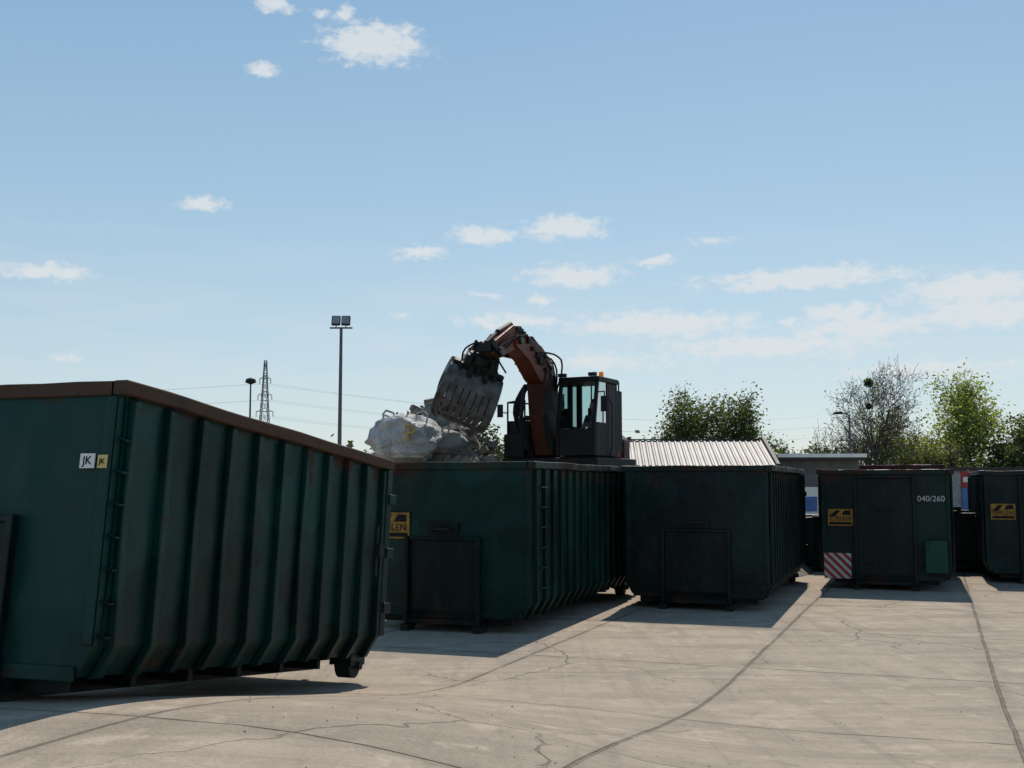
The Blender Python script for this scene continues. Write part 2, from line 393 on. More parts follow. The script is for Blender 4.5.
FR=(radians(90),0,0)
def logo(root,x,z,s=1.0,fr=-.035):
    q=MB(); q.box((x-.29*s,fr-.006,z-.2*s),(x+.29*s,fr,z+.2*s)); q.obj('logo_plate',yellow,root)
    q=MB(); q.box((x-.26*s,fr-.009,z-.17*s),(x+.26*s,fr-.0065,z-.11*s))
    q.prism([(-.26,.02),(-.1,.17),(.0,.17),(-.12,.02)],(x,fr-.009,z),(s,0,0),(0,0,s),(0,.0025,0))
    q.prism([(.02,.06),(.1,.17),(.24,.17),(.24,.06)],(x,fr-.009,z),(s,0,0),(0,0,s),(0,.0025,0)); q.obj('logo_shapes',black,root)
    text('logo_text','GIELEN',.15*s,black,root,(x,fr-.008,z-.03*s),FR)
logo(c2,-2.02,1.42,.9); logo(c4,-1.98,1.36,.80); logo(c5,-2.05,1.44,.80)
text('number','040/260',.15,lett,c4,(-.335,-.034,1.72),FR)
q=MB(); q.box((-2.30,-.05,.2),(-1.80,-.036,.68)); q.obj('striped_board',lett,c4)
def clip(pts,f):
    out=[]
    for i in range(len(pts)):
        a,b_=pts[i],pts[(i+1)%len(pts)]; fa,fb=f(a),f(b_)
        if fa>=0: out.append(a)
        if fa*fb<0: t=fa/(fa-fb); out.append((a[0]+(b_[0]-a[0])*t,a[1]+(b_[1]-a[1])*t))
    return out
q=MB()
for k in range(-3,4):
    x=-2.30+k*.16; lo,hi=-2.30,-1.80
    poly=[(x,.68),(x+.08,.68),(x+.56,.2),(x+.48,.2)]
    poly=clip(poly,lambda p:p[0]-lo)
    if poly: poly=clip(poly,lambda p:hi-p[0])
    if len(poly)>2: q.prism(poly,(0,-.055,0),(1,0,0),(0,0,1),(0,.004,0))
q.obj('red_stripes',red,c4)
q=MB(); q.box((-.47,-.2,.35),(-.08,-.036,.95)); q.obj('tool_box',paint('green_box',(.003,.035,.023),(.004,.045,.028),8,.3),c4,bevel=.01)
q=MB(); q.box((-.235,-.044,1.60),(-.115,-.036,1.70)); q.obj('sticker_white',white,c1)
q=MB(); q.box((-.09,-.044,1.60),(-.015,-.036,1.69)); q.obj('sticker_yellow',simple('pale_yellow',(.7,.55,.2)),c1)
text('sticker_text','JK',.08,black,c1,(-.175,-.046,1.65),FR); text('sticker_text','JK',.05,black,c1,(-.052,-.046,1.645),FR)
q=MB()
for k in range(7):
    z=.5+.22*k; q.tube([(.01,.03,z),(.05,.035,z-.02),(.055,.09,z-.02),(.01,.10,z)],.010,6)
q.obj('grip_rungs',G4,c1)
q=MB(); q.cyl((.10,3.95,1.0),(.10,3.95,1.5),.02); q.box((.09,3.9,1.2),(.16,4.0,1.32)); q.obj('door_latch',dark,c1)
MR=paint('maroon_paint',(.035,.008,.013),(.05,.012,.02),6,.5)
c7=container('waste_container',place(11.3,29.0,0,radians(-20)),5,2.0,2.52,MR,11,.07,.06,'half',7,False)
c8=container('waste_container',place(8.6,25.0,0,radians(-20)),2.2,2.4,1.25,G5,6,.07,.06,'half',8,False)
c9=container('waste_container',place(11.2,25.0,0,radians(-20)),3,2.4,1.35,G3,6,.07,.06,'half',9,False)

# ---------------------------------------------------------------- piles
def pile(name,cx,cy,rx,ry,h,mat,flat=.0,seed=0,n=60,bn=.18):
    q=MB()
    def fn(u,v):
        r=min(1,math.hypot(u,v)); k=max(0,1-r)/(1-flat) if flat else 1-r
        z=h*min(1,k)
        nn=noise.noise(Vector((u*4+seed,v*4,seed)))*bn+noise.noise(Vector((u*13+seed,v*13,seed)))*bn*.4+noise.noise(Vector((u*30,v*30,seed)))*bn*.2
        return (cx+u*rx,cy+v*ry,max(-.05,z+nn*(1 if r<.98 else 0)-(.05 if r>=1 else 0)))
    sheet(q,fn,-1.02,1.02,-1.02,1.02,n,n)
    return q.obj(name,mat,smooth=False)
pile('rubble_pile',-1.75,25.9,3.4,3.3,3.9,rubble_m,.08,3,110,.38)
pile('rubble_mound',1.9,26.6,5.2,4.6,1.42,rubble_m,.55,5,80,.10)
pile('sand_pile',-8.0,40,6.5,6,3.9,simple('sand',(.30,.25,.19),.95,bump=.6),.0,8,60,.3)

bagm,N,P=newmat('woven_bag'); P.inputs['Roughness'].default_value=.8; P.inputs['Specular IOR Level'].default_value=.2
tcx=N.new('ShaderNodeTexCoord').outputs['Object']; a_,_=N.noise(tcx,4,5,.65,.8); b=N.new('ShaderNodeBump'); b.inputs['Strength'].default_value=1; b.inputs['Distance'].default_value=.2
dn,_=N.noise(tcx,1.8,4,.6); N.link(N.mix(N.rng(dn,.4,.7),(.60,.60,.59),(.30,.29,.28)),P.inputs['Base Color'])
N.link(a_,b.inputs['Height']); N.link(b.outputs[0],P.inputs['Normal'])
def bigbag(x,y,z,rz,sc,mat,sd,prnt):
    bag=empty('big_bag',place(x,y,z,radians(rz),radians(random.uniform(-6,6)))); q=MB(); nu,nv=48,34
    for j in range(nv+1):
        t=j/nv
        for i in range(nu):
            a=2*pi*i/nu; c_,s_=cos(a),sin(a); e=.62
            rr=1/((abs(c_)**(2/e)+abs(s_)**(2/e))**(e/2)); pr=.50+.14*sin(pi*t)
            if t>.8: pr*=1-.8*((t-.8)/.2)**2
            if t<.06: pr*=.9
            n_=noise.noise(Vector((c_*1.5+sd,s_*1.5,t*2.5+3)))*.18+noise.noise(Vector((c_*4+sd,s_*4,t*6)))*.09+.035*abs(sin(a*7+sd+5*t))*sin(pi*t)+noise.noise(Vector((c_*9+sd,s_*9,t*12)))*.035
            z_=t*.98+noise.noise(Vector((c_+sd,s_,7)))*.3*t
            q.v.append((sc[0]*(pr*rr*1.05+n_)*c_,sc[1]*(pr*rr+n_)*s_,sc[2]*z_))
    for j in range(nv):
        for i in range(nu): q.f.append((j*nu+i,j*nu+(i+1)%nu,(j+1)*nu+(i+1)%nu,(j+1)*nu+i))
    q.f.append(tuple(range(nu-1,-1,-1))); q.f.append(tuple(nv*nu+i for i in range(nu)))
    q.obj('sack',mat,bag,smooth=True)
    q=MB()
    for sx,sy in((-.45,-.4),(.45,-.4),(-.45,.4),(.45,.4)):
        k=random.uniform(.6,1.1)
        pts=[Vector((sx*1.0,sy,.75)),Vector((sx*1.08,sy,.95)),Vector((sx*(.7+.3*k),sy*.9,.95+.12*k)),Vector((sx*.55,sy*.9,.98)),Vector((sx*.5,sy*.9,.8))]
        q.tube([Vector((p.x*sc[0],p.y*sc[1],p.z*sc[2])) for p in pts],.022,5)
    q.obj('lifting_loops',mat,bag)
    if prnt: text('bag_print','P',.52,bagprint,bag,(.08,-.80*sc[1],.46),(radians(84),radians(-8),radians(4)),.03)
    return bag
bagd=simple('grey_bag',(.30,.31,.30),.8,var=.4,bump=.6,spec=.2)
bigbag(-2.35,24.1,2.52,8,(1,1,1.0),bagm,3,True)
bigbag(-1.6,24.8,2.7,-25,(.75,.7,.55),bagd,8,False)
q=MB(); rnd=random.Random(5)
for _ in range(110):
    x=rnd.uniform(-3.3,.4); y=rnd.uniform(23.6,26.3); r=math.hypot((x+1.75)/3.4,(y-25.9)/3.3); z=3.9*min(1,(1-r)/.92)
    if z<1.4: continue
    M=Matrix.Translation((x,y,z+.05))@Matrix.Rotation(rnd.uniform(0,6),4,'Z')@Matrix.Rotation(rnd.uniform(-.6,.6),4,'Y'); s=rnd.uniform(.06,.26)
    q.box((-s,-s*.5,-.05),(s,s*.5,.06*rnd.uniform(.5,2)),M)
q.obj('broken_concrete',rubble_m)

# ---------------------------------------------------------------- excavator
hd=radians(28); EX=Matrix(((-cos(hd),-sin(hd),0,1.42),(sin(hd),-cos(hd),0,26.1),(0,0,1,1.36),(0,0,0,1)))
ex=empty('excavator',EX)
orange=paint('orange_paint',(.17,.038,.018),(.10,.024,.014),11,1.2,9,(.07,.045,.03))
maroon=paint('oxide_paint',(.095,.026,.016),(.06,.018,.013),12,1.2,9,(.06,.04,.03))
cabm=simple('cab_paint',(.008,.010,.011),.5,.0,spec=.2)
glass=bpy.data.materials.new('cab_glass'); glass.use_nodes=True; N=NT(glass.node_tree); N.n.clear()
tr=N.new('ShaderNodeBsdfTransparent'); tr.inputs[0].default_value=(.66,.80,.78,1)
gl=N.new('ShaderNodeBsdfGlossy'); gl.inputs['Roughness'].default_value=.03; gl.inputs[0].default_value=(.6,.65,.65,1)
fr=N.new('ShaderNodeFresnel'); fr.inputs[0].default_value=1.35
mx=N.new('ShaderNodeMixShader'); N.link(fr.outputs[0],mx.inputs[0]); N.link(tr.outputs[0],mx.inputs[1]); N.link(gl.outputs[0],mx.inputs[2])
ou=N.new('ShaderNodeOutputMaterial'); N.link(mx.outputs[0],ou.inputs[0])
q=MB()
for sx in(-1.0,1.0):
    pts=[]
    for k in range(9): a=pi/2+pi*k/8; pts.append((-1.5+.42*cos(a),.42+.42*sin(a)))
    for k in range(9): a=-pi/2+pi*k/8; pts.append((1.5+.42*cos(a),.42+.42*sin(a)))
    q.prism(pts,(sx-.25,0,0),(0,1,0),(0,0,1),(.5,0,0))
    for k in range(18):
        y=-1.6+k*.19; q.box((sx-.27,y,.835),(sx+.27,y+.06,.87)); q.box((sx-.27,y,-.02),(sx+.27,y+.06,.01))
q.obj('tracks',dark,ex)
q=MB(); q.box((-.75,-.9,.3),(.75,.9,.8)); q.cyl((0,0,.8),(0,0,1.06),.6,n=24); q.obj('undercarriage',dark,ex)
q=MB(); q.box((-1.15,-1.2,1.06),(1.25,1.15,1.24)); q.obj('deck',dark,ex,bevel=.02)
q=MB(); q.prism([(-.9,0),(1.25,0),(1.25,.6),(1.0,.75),(-.7,.75),(-.9,.6)],(0,-1.45,1.1),(1,0,0),(0,0,1),(0,.4,0)); q.obj('counterweight',maroon,ex,bevel=.04)
q=MB(); q.box((-.85,-1.04,1.25),(1.22,-.38,1.85)); q.obj('engine_hood',orange,ex,bevel=.04)
q=MB(); q.box((.64,-.33,1.25),(1.25,.95,2.12)); q.box((.7,.955,1.25),(1.22,1.15,1.8)); q.box((.75,.3,2.121),(1.1,.8,2.25)); q.obj('tank_box',dark,ex,bevel=.03)
q=MB(); q.box((.60,-.2,1.25),(.635,.9,2.2)); q.box((.1,-.36,1.25),(.6,.42,2.25)); q.obj('boom_foot_brackets',maroon,ex,bevel=.02)
q=MB()
q.tube([(1.2,.98,1.8),(1.2,.98,2.55),(1.2,-.2,2.6),(1.2,-.2,2.1)],.022); q.tube([(.75,.98,2.1),(.75,.98,2.6),(1.2,.98,2.55)],.022); q.tube([(1.2,.4,2.1),(1.2,.4,2.57)],.018)
q.tube([(1.2,1.0,2.3),(1.32,1.12,2.32)],.015); q.box((1.26,1.1,2.2),(1.4,1.13,2.5)); q.cyl((.9,-.7,1.85),(.9,-.7,2.5),.06)
q.obj('handrails',dark,ex)
CX=Matrix.Translation((.12,0,0)); cabr=bpy.data.objects.new('cab',None); COL.objects.link(cabr); cabr.parent=ex; cabr.matrix_local=CX
x0,x1,y0,y1,zf,zt=-1.27,-.30,-.05,1.25,1.28,3.0
fr_=MB(); P_=.08
for X in(x0,x1-P_):
    fr_.beam((X+P_/2,y1-.04,zf),(X+P_/2,y1-.04,zf+.75),P_,.08); fr_.beam((X+P_/2,y1-.04,zf+.75),(X+P_/2,y1-.22,zt-.05),P_,.08)
    fr_.box((X,y0,zf),(X+P_,y0+.1,zt-.05)); fr_.box((X+.001,.48,zf),(X+P_-.001,.56,zt-.05))
fr_.box((x0,y0+.101,zf),(x0+.05,.479,zt-.06)); fr_.box((x0,.561,zf),(x0+.05,y1-.09,zf+.75)); fr_.box((x1-.05,y0+.101,zf),(x1,.479,zf+.7))
fr_.box((x0+P_,y1-.08,zf),(x1-P_,y1-.01,zf+.60)); fr_.box((x0+P_,y0,zf),(x1-P_,y0+.05,zf+.6))
fr_.obj('cab_frame',cabm,cabr,bevel=.012)
q=MB(); q.box((x0-.02,y0-.03,zt-.05),(x1+.02,y1-.18,zt+.07)); q.box((x0+.05,y0,zf-.04),(x1-.05,y1-.1,zf-.002)); q.obj('cab_roof',cabm,cabr,bevel=.03)
q=MB()
q.add([(x0+P_,y1-.03,zf+.60),(x1-P_,y1-.03,zf+.60),(x1-P_,y1-.03,zf+.75),(x0+P_,y1-.03,zf+.75),(x0+P_,y1-.21,zt-.05),(x1-P_,y1-.21,zt-.05)],[(0,1,2,3),(3,2,5,4)])
q.add([(x0+.02,.56,zf+.75),(x0+.02,y1-.06,zf+.75),(x0+.02,y1-.2,zt-.05),(x0+.02,.56,zt-.05)],[(0,1,2,3)])
q.add([(x1-.02,y0+.1,zf+.7),(x1-.02,y1-.06,zf+.6),(x1-.02,y1-.2,zt-.05),(x1-.02,y0+.1,zt-.05)],[(0,1,2,3)])
q.add([(x0+P_,y0+.03,zf+.6),(x1-P_,y0+.03,zf+.6),(x1-P_,y0+.03,zt-.05),(x0+P_,y0+.03,zt-.05)],[(0,1,2,3)])
q.obj('windows',glass,cabr)
q=MB(); q.box((-1.02,.1,zf+.02),(-.58,.5,zf+.45)); q.box((-1.02,.02,zf+.3),(-.58,.12,zf+1.15)); q.box((-.92,.03,zf+1.16),(-.68,.1,zf+1.36))
q.box((-1.1,.2,zf+.5),(-1.03,.55,zf+.62)); q.box((-.57,.2,zf+.5),(-.5,.55,zf+.62)); q.box((-1.15,.75,zf+.3),(-.95,1.0,zf+.85)); q.obj('seat',black,cabr,bevel=.03)
q=MB(); q.cyl((-1.05,.2,zt+.07),(-1.05,.2,zt+.12),.03); q.cyl((-.45,.1,zt+.07),(-.45,.1,zt+.09),.08)
for X in(-1.15,-.4): q.box((X-.09,y1-.2,zt+.072),(X+.09,y1-.1,zt+.15))
q.tube([(-1.3,y1-.1,zt-.3),(-1.48,y1-.05,zt-.3),(-1.48,y1-.05,zt-.5)],.015); q.box((-1.56,y1-.06,zt-.75),(-1.40,y1-.02,zt-.4))
q.tube([(-1.3,.5,zf),(-1.36,.5,zf+.2),(-1.36,.5,zf+1.2),(-1.3,.5,zf+1.3)],.015)
q.box((-1.24,-.40,zt-1.6),(-.9,-.085,zt-.18)); q.tube([(-1.2,-.3,zt-.18),(-1.2,-.3,zt+.05),(-.5,-.3,zt+.05),(-.5,-.3,zt-1.2)],.02)
q.obj('cab_fittings',dark,cabr)
amb,N,P=newmat('amber'); P.inputs['Base Color'].default_value=(.95,.40,.02,1); P.inputs['Roughness'].default_value=.3
t_=N.new('ShaderNodeBsdfTranslucent'); t_.inputs[0].default_value=(1,.5,.03,1); mx=N.new('ShaderNodeMixShader'); mx.inputs[0].default_value=.6
N.link(P.outputs[0],mx.inputs[1]); N.link(t_.outputs[0],mx.inputs[2]); N.link(mx.outputs[0],N.n['Material Output'].inputs[0])
q=MB(); q.cyl((-1.08,.45,zt+.07),(-1.08,.45,zt+.22),.06,.05,14); q.obj('beacon',amb,cabr)
bx=.27
def S(y,z): return (y*.96, z if z<2 else 2+(z-2)*.85)
def bp(y,z,dx=0): y,z=S(y,z); return (bx+dx,y,z)
def plate(mb,pts,wd): mb.prism([S(*p) for p in pts],(bx-wd/2,0,0),(0,1,0),(0,0,1),(wd,0,0))
q=MB()
plate(q,[(.45,1.3),(1.0,1.3),(1.32,2.2),(1.42,3.1),(1.25,3.6),(.92,3.65),(.70,3.1),(.5,2.2)],.46)
q.obj('boom_lower',maroon,ex,bevel=.02)
q=MB()
plate(q,[(.95,3.72),(.80,3.25),(1.15,2.98),(1.6,3.15),(2.15,3.62),(2.8,3.92),(2.78,4.26),(2.3,4.28),(1.5,4.08)],.40)
q.obj('boom_upper',orange,ex,bevel=.02)
q=MB()
plate(q,[(2.3,4.32),(2.45,4.5),(2.85,4.45),(3.7,3.95),(3.8,3.60),(3.55,3.50),(2.7,3.85)],.30)
q.obj('stick',orange,ex,bevel=.02)
q=MB()
for dx in(-.31,.31):
    q.cyl(bp(1.25,1.45,dx),bp(1.55,2.2,dx),.08,n=14); q.cyl(bp(1.55,2.2,dx),bp(1.38,3.0,dx),.045,n=10)
q.cyl(bp(.85,3.80),bp(1.7,4.25),.09,n=14); q.cyl(bp(1.7,4.25),bp(2.4,4.42),.045)
q.cyl(bp(2.7,4.50),bp(3.3,4.22),.07,n=14); q.cyl(bp(3.3,4.22),bp(3.8,3.9),.04)
q.beam(bp(3.5,3.6,.2),bp(3.95,3.9,.2),.05,.12); q.beam(bp(3.5,3.6,-.2),bp(3.95,3.9,-.2),.05,.12); q.box((bx-.15,3.3,3.42),(bx+.2,3.75,3.6))
q.box((bx-.26,1.35,3.35),(bx-.205,1.65,3.6)); q.box((bx+.22,2.0,3.45),(bx+.3,2.5,3.7)); q.box((bx+.155,2.9,3.4),(bx+.26,3.3,3.7)); q.box((bx-.18,2.3,3.96),(bx+.18,2.6,4.06))
for k in range(7): 
    q.box((bx-.25,1.0+k*.22,3.05+k*.14),(bx-.205,1.1+k*.22,3.15+k*.14)); q.box((bx+.205,1.2+k*.2,2.9+k*.14),(bx+.26,1.3+k*.2,3.04+k*.14))
q.obj('rams',dark,ex)
q=MB()
for y,z in((1.05,3.42),(2.62,4.1),(3.58,3.7),(.75,1.4)): q.cyl(bp(y,z,-.27),bp(y,z,.27),.09,n=14)
q.obj('pins',steel,ex)
q=MB()
for k in range(12):
    dx=-.22+.04*k; pts=[]
    yA,zA=.8+random.uniform(-.15,.1),2.7+random.uniform(-.2,.3); yB,zB=1.7+random.uniform(-.2,.3),3.9
    for t in range(9):
        u=t/8; pts.append(bp(yA+(yB-yA)*u-.28*sin(pi*u),zA+(zB-zA)*u+(.22+.12*random.random())*sin(pi*u),dx*(1+.8*sin(pi*u))))
    q.tube(pts,.022,5)
for k in range(10):
    dx=-.2+.045*k; pts=[]; yA,zA=2.2,4.2; yB,zB=3.7+random.uniform(-.2,.1),3.7
    for t in range(9):
        u=t/8; pts.append(bp(yA+(yB-yA)*u,zA+(zB-zA)*u+(.18+.12*random.random())*sin(pi*u),dx*(1+.9*sin(pi*u))))
    q.tube(pts,.02,5)
for k in range(6):
    dx=.22+.03*k; pts=[]
    for t in range(9):
        u=t/8; pts.append(bp(1.0+.25*u+.3*sin(pi*u),1.5+1.6*u,dx+.2*sin(pi*u)))
    q.tube(pts,.02,5)
for k in range(6):
    pts=[]; dx=-.1+.1*k
    for t in range(9):
        u=t/8; pts.append((bx+dx+.25*u*(k-2)*.4,3.35+.35*sin(pi*u),3.68-.7*u+.1*sin(pi*u)))
    q.tube(pts,.02,5)
q.obj('hydraulic_hoses',black,ex)
# sorting grab: two slotted shells, rounded lips, open at the flanks
gx=Matrix.Translation((bx+.12,3.52,3.38))@Matrix.Rotation(radians(-14),4,'X')@Matrix.Rotation(radians(-33),4,'Y')@Matrix.Rotation(radians(26),4,'Z')
grap=bpy.data.objects.new('grapple',None); COL.objects.link(grap); grap.parent=ex; grap.matrix_local=gx
q=MB(); q.box((-.14,-.14,-.02),(.14,.14,.22)); q.cyl((0,0,-.2),(0,0,-.02),.25,n=20); q.prism([(-.30,-.2),(.30,-.2),(.5,-.46),(-.5,-.46)],(0,-.2,0),(1,0,0),(0,0,1),(0,.4,0)); q.box((-.56,-.10,-.50),(.56,.10,-.32))
q.cyl((-.3,.0,.06),(.3,0,.06),.06); q.box((-.36,-.26,-.3),(-.2,.26,-.05)); q.box((.2,-.26,-.3),(.36,.26,-.05))
q.obj('rotator_head',dark,grap,bevel=.02)
grapm=simple('grapple_steel',(.13,.13,.126),.55,.1,c2=(.05,.046,.042),scale=4,bump=.4,spec=.35)
WD=1.26
def shell(sgn,name,shift):
    q=MB(); R=.80
    def pt(t,r):
        a=radians(80-160*t); return (sgn*(.06+r*.66*cos(a)), -1.02+r*.80*sin(a))
    def hwid(t): return WD/2*(1-.12*(1-t)**2-.36*max(0,(t-.5)/.5)**2.2)
    n=18
    def seg(ua,ub,t0,t1,th=.05):
        k=max(1,int((t1-t0)*n+.5))
        for i in range(k):
            ta=t0+(t1-t0)*i/k; tb=t0+(t1-t0)*(i+1)/k
            A,B=pt(ta,R),pt(tb,R); C,D=pt(tb,R-th),pt(ta,R-th); ha,hb=hwid(ta),hwid(tb)
            vs=[(ua*ha,A[0],A[1]),(ua*hb,B[0],B[1]),(ua*hb,C[0],C[1]),(ua*ha,D[0],D[1]),(ub*ha,A[0],A[1]),(ub*hb,B[0],B[1]),(ub*hb,C[0],C[1]),(ub*ha,D[0],D[1])]
            q.add(vs,[(0,1,2,3),(7,6,5,4),(0,4,5,1),(1,5,6,2),(2,6,7,3),(3,7,4,0)])
    seg(-1,1,.0,.30,.06)
    nb=8; pw=2/nb
    for i in range(nb):
        ua=-1+i*pw+(.0 if i==0 else .03); ub=-1+(i+1)*pw-(.0 if i==nb-1 else .03)
        seg(ua,ub,.30,.82,.07)
    seg(-1,1,.82,.93,.08)
    for i in range(nb):
        ua=-1+i*pw+.03; ub=-1+(i+1)*pw-.03; seg(ua,ub,.93,1.0-.05*abs((ua+ub)/2)**2,.06)
    seg(-1,1,.52,.56,.12)
    for s_ in(-1,1):
        N_=14
        for i in range(N_):
            ta=.0+.95*i/N_; tb=.95*(i+1)/N_; vs=[]
            for t,h_ in((ta,hwid(ta)),(tb,hwid(tb))):
                dep=.20+.32*max(0,1-t*1.4)
                a_,b_=pt(t,R+.03),pt(t,R-dep)
                vs+=[(s_*(h_+.002),a_[0],a_[1]),(s_*(h_+.002),b_[0],b_[1]),(s_*(h_+.04),b_[0],b_[1]),(s_*(h_+.04),a_[0],a_[1])]
            q.add(vs,[(0,1,5,4),(1,2,6,5),(2,3,7,6),(3,0,4,7),(0,3,2,1),(4,5,6,7)])
    return q.obj(name,grapm,grap)
shell(1,'shell_front',0); shell(-1,'shell_rear',.5)
q=MB()
for X in(-.38,0,.38): q.beam((X,.0,-.4),(X,.28,-.34),.05,.16); q.beam((X,.0,-.4),(X,-.28,-.34),.05,.16)
for s_ in(-1,1): q.cyl((.15,s_*.12,-.25),(.15,s_*.42,-.42),.06,n=12); q.cyl((-.2,s_*.12,-.25),(-.2,s_*.42,-.42),.06,n=12)
q.obj('grapple_rams',dark,grap)

# operator (seated, hands on the joystick levers)
def skin(name,vs,es,rad,mat,parent,root=0,sub=2):
    me=bpy.data.meshes.new(name); me.from_pydata(vs,es,[]); o=bpy.data.objects.new(name,me); COL.objects.link(o); o.parent=parent
    o.modifiers.new('s','SKIN'); 
    for i,r in enumerate(rad): me.skin_vertices[0].data[i].radius=(r,r) if not isinstance(r,tuple) else r
    me.skin_vertices[0].data[root].use_root=True
    s=o.modifiers.new('u','SUBSURF'); s.levels=sub; s.render_levels=sub; me.materials.append(mat)
    for p in me.polygons: p.use_smooth=True
    return o
OX=-.80; op=empty('operator',EX@CX@Matrix.Translation((OX,.2,zf+.47)))
cloth=simple('work_jacket',(.03,.035,.05),.85); skinm=simple('skin',(.42,.25,.18),.55,var=.1,bump=0); hair=simple('hair',(.03,.02,.015),.8)
vs=[(0,0,.08),(0,.02,.26),(0,.03,.42),(0,.05,.50),(-.17,.03,.44),(.17,.03,.44),(-.25,.06,.20),(.25,.06,.20),(-.23,.30,.14),(.23,.30,.14),
    (-.1,.05,.06),(.1,.05,.06),(-.13,.42,.08),(.13,.42,.08),(-.13,.50,-.34),(.13,.50,-.34),(-.13,.62,-.38),(.13,.62,-.38)]
es=[(0,1),(1,2),(2,3),(2,4),(2,5),(4,6),(5,7),(6,8),(7,9),(0,10),(0,11),(10,12),(11,13),(12,14),(13,15),(14,16),(15,17)]
skin('clothed_body',vs,es,[.14,.14,.15,.06,.075,.075,.055,.055,.04,.04,.09,.09,.075,.075,.05,.05,.045,.045],cloth,op)
skin('neck',[(0,.05,.46),(0,.06,.56),(0,.07,.62)],[(0,1),(1,2)],[.055,.052,.05],skinm,op)
def uvs(name,loc,sc,mat,par):
    bm=bmesh.new(); bmesh.ops.create_uvsphere(bm,u_segments=20,v_segments=14,radius=1); me=bpy.data.meshes.new(name)
    for v in bm.verts: v.co=Vector((v.co.x*sc[0]*(1-.18*max(0,-v.co.z)),v.co.y*sc[1],v.co.z*sc[2]))+Vector(loc)
    bm.to_mesh(me); bm.free(); me.materials.append(mat); o=bpy.data.objects.new(name,me); COL.objects.link(o); o.parent=par
    for p in me.polygons: p.use_smooth=True
    return o
uvs('head',(0,.09,.69),(.075,.095,.115),skinm,op); uvs('hair',(0,.07,.725),(.081,.095,.098),hair,op)
uvs('nose',(0,.19,.68),(.014,.02,.025),skinm,op)
for s_ in(-1,1):
    uvs('ear',(s_*.078,.085,.685),(.012,.022,.032),skinm,op); uvs('eye',(s_*.03,.178,.70),(.012,.008,.008),black,op)
    skin('hand',[(s_*.23,.30,.14),(s_*.225,.36,.13),(s_*.222,.39,.13)],[(0,1),(1,2)],[.032,.04,.03],skinm,op,0,2)
    for k in range(4):
        xx=s_*.222+(-.027+.018*k); skin('finger',[(xx,.385,.135),(xx,.43,.13),(xx,.44,.10),(xx,.42,.085)],[(0,1),(1,2),(2,3)],[.010,.009,.008,.007],skinm,op,0,1)
    skin('thumb',[(s_*.20,.35,.13),(s_*.18,.385,.125),(s_*.185,.41,.11)],[(0,1),(1,2)],[.011,.010,.008],skinm,op,0,1)
uvs('mouth',(0,.176,.645),(.022,.008,.005),simple('lips',(.3,.11,.09),.5,bump=0),op)
q=MB()
for s_ in(-1,1): q.cyl((OX+s_*.222,.61,zf+.35),(OX+s_*.222,.61,zf+.64),.016)
q.obj('joysticks',black,cabr)

# ---------------------------------------------------------------- buildings
roofm,N,P=newmat('corrugated_roof')
tcx=N.new('ShaderNodeTexCoord').outputs['Object']; a_,_=N.noise(tcx,.8,5,.6); sx_=N.new('ShaderNodeSeparateXYZ'); N.link(tcx,sx_.inputs[0])
cc_=N.mix(N.rng(a_,.35,.65),(.32,.30,.28),(.20,.185,.17))
pn=N.new('ShaderNodeTexWhiteNoise',noise_dimensions='1D'); N.link(N.m('FLOOR',N.m('MULTIPLY',sx_.outputs[0],1.1)),pn.inputs['W'])
N.link(N.mix(N.m('MULTIPLY',pn.outputs[0],.35),cc_,(.17,.15,.14)),P.inputs['Base Color']); P.inputs['Roughness'].default_value=.6
wallm=simple('wall_render',(.25,.22,.19),.9,scale=1); wallg=simple('grey_wall',(.13,.135,.14),.9,scale=2); trim=simple('dark_trim',(.03,.025,.022),.7)
shed=empty('storage_shed',place(3.2,44,0,radians(-4)))
SW,SD,EH,RH=7.05,7.0,2.75,3.9
q=MB(); q.box((0,.3,0),(SW,SD,EH-.05)); q.obj('walls',wallm,shed)
q=MB(); n=150
for k in range(n):
    xa=-.2+(SW+.4)*k/n; xb=-.2+(SW+.4)*(k+1)/n; f_=lambda i:.018*(1 if i%5<2 else -1); za=f_(k); zb_=f_(k+1)
    q.add([(xa,-.1,EH+za),(xb,-.1,EH+zb_),(xb,SD/2,RH+zb_),(xa,SD/2,RH+za),(xb,SD+.1,EH+zb_),(xa,SD+.1,EH+za)],[(0,1,2,3),(3,2,4,5)])
q.obj('roof',roofm,shed)
q=MB()
for X in(-.32,SW+.20):
    q.beam((X+.05,-.15,EH-.05),(X+.05,SD/2,RH),.14,.25); q.beam((X+.05,SD/2,RH),(X+.05,SD+.15,EH-.05),.14,.25)
q.box((-.2,-.22,EH-.22),(SW+.12,-.12,EH-.06)); q.prism([(.3,EH-.05),(SD,EH-.05),(SD/2,RH-.1)],(SW-.1,0,0),(0,1,0),(0,0,1),(.09,0,0))
q.box((-.2,SD/2-.12,RH+.01),(SW+.12,SD/2+.12,RH+.05))
q.obj('trim',trim,shed)
q=MB(); q.box((2,.24,0),(5,.295,2.4)); q.box((6,.24,1.1),(6.9,.295,2.1)); q.obj('doors_windows',dark,shed)

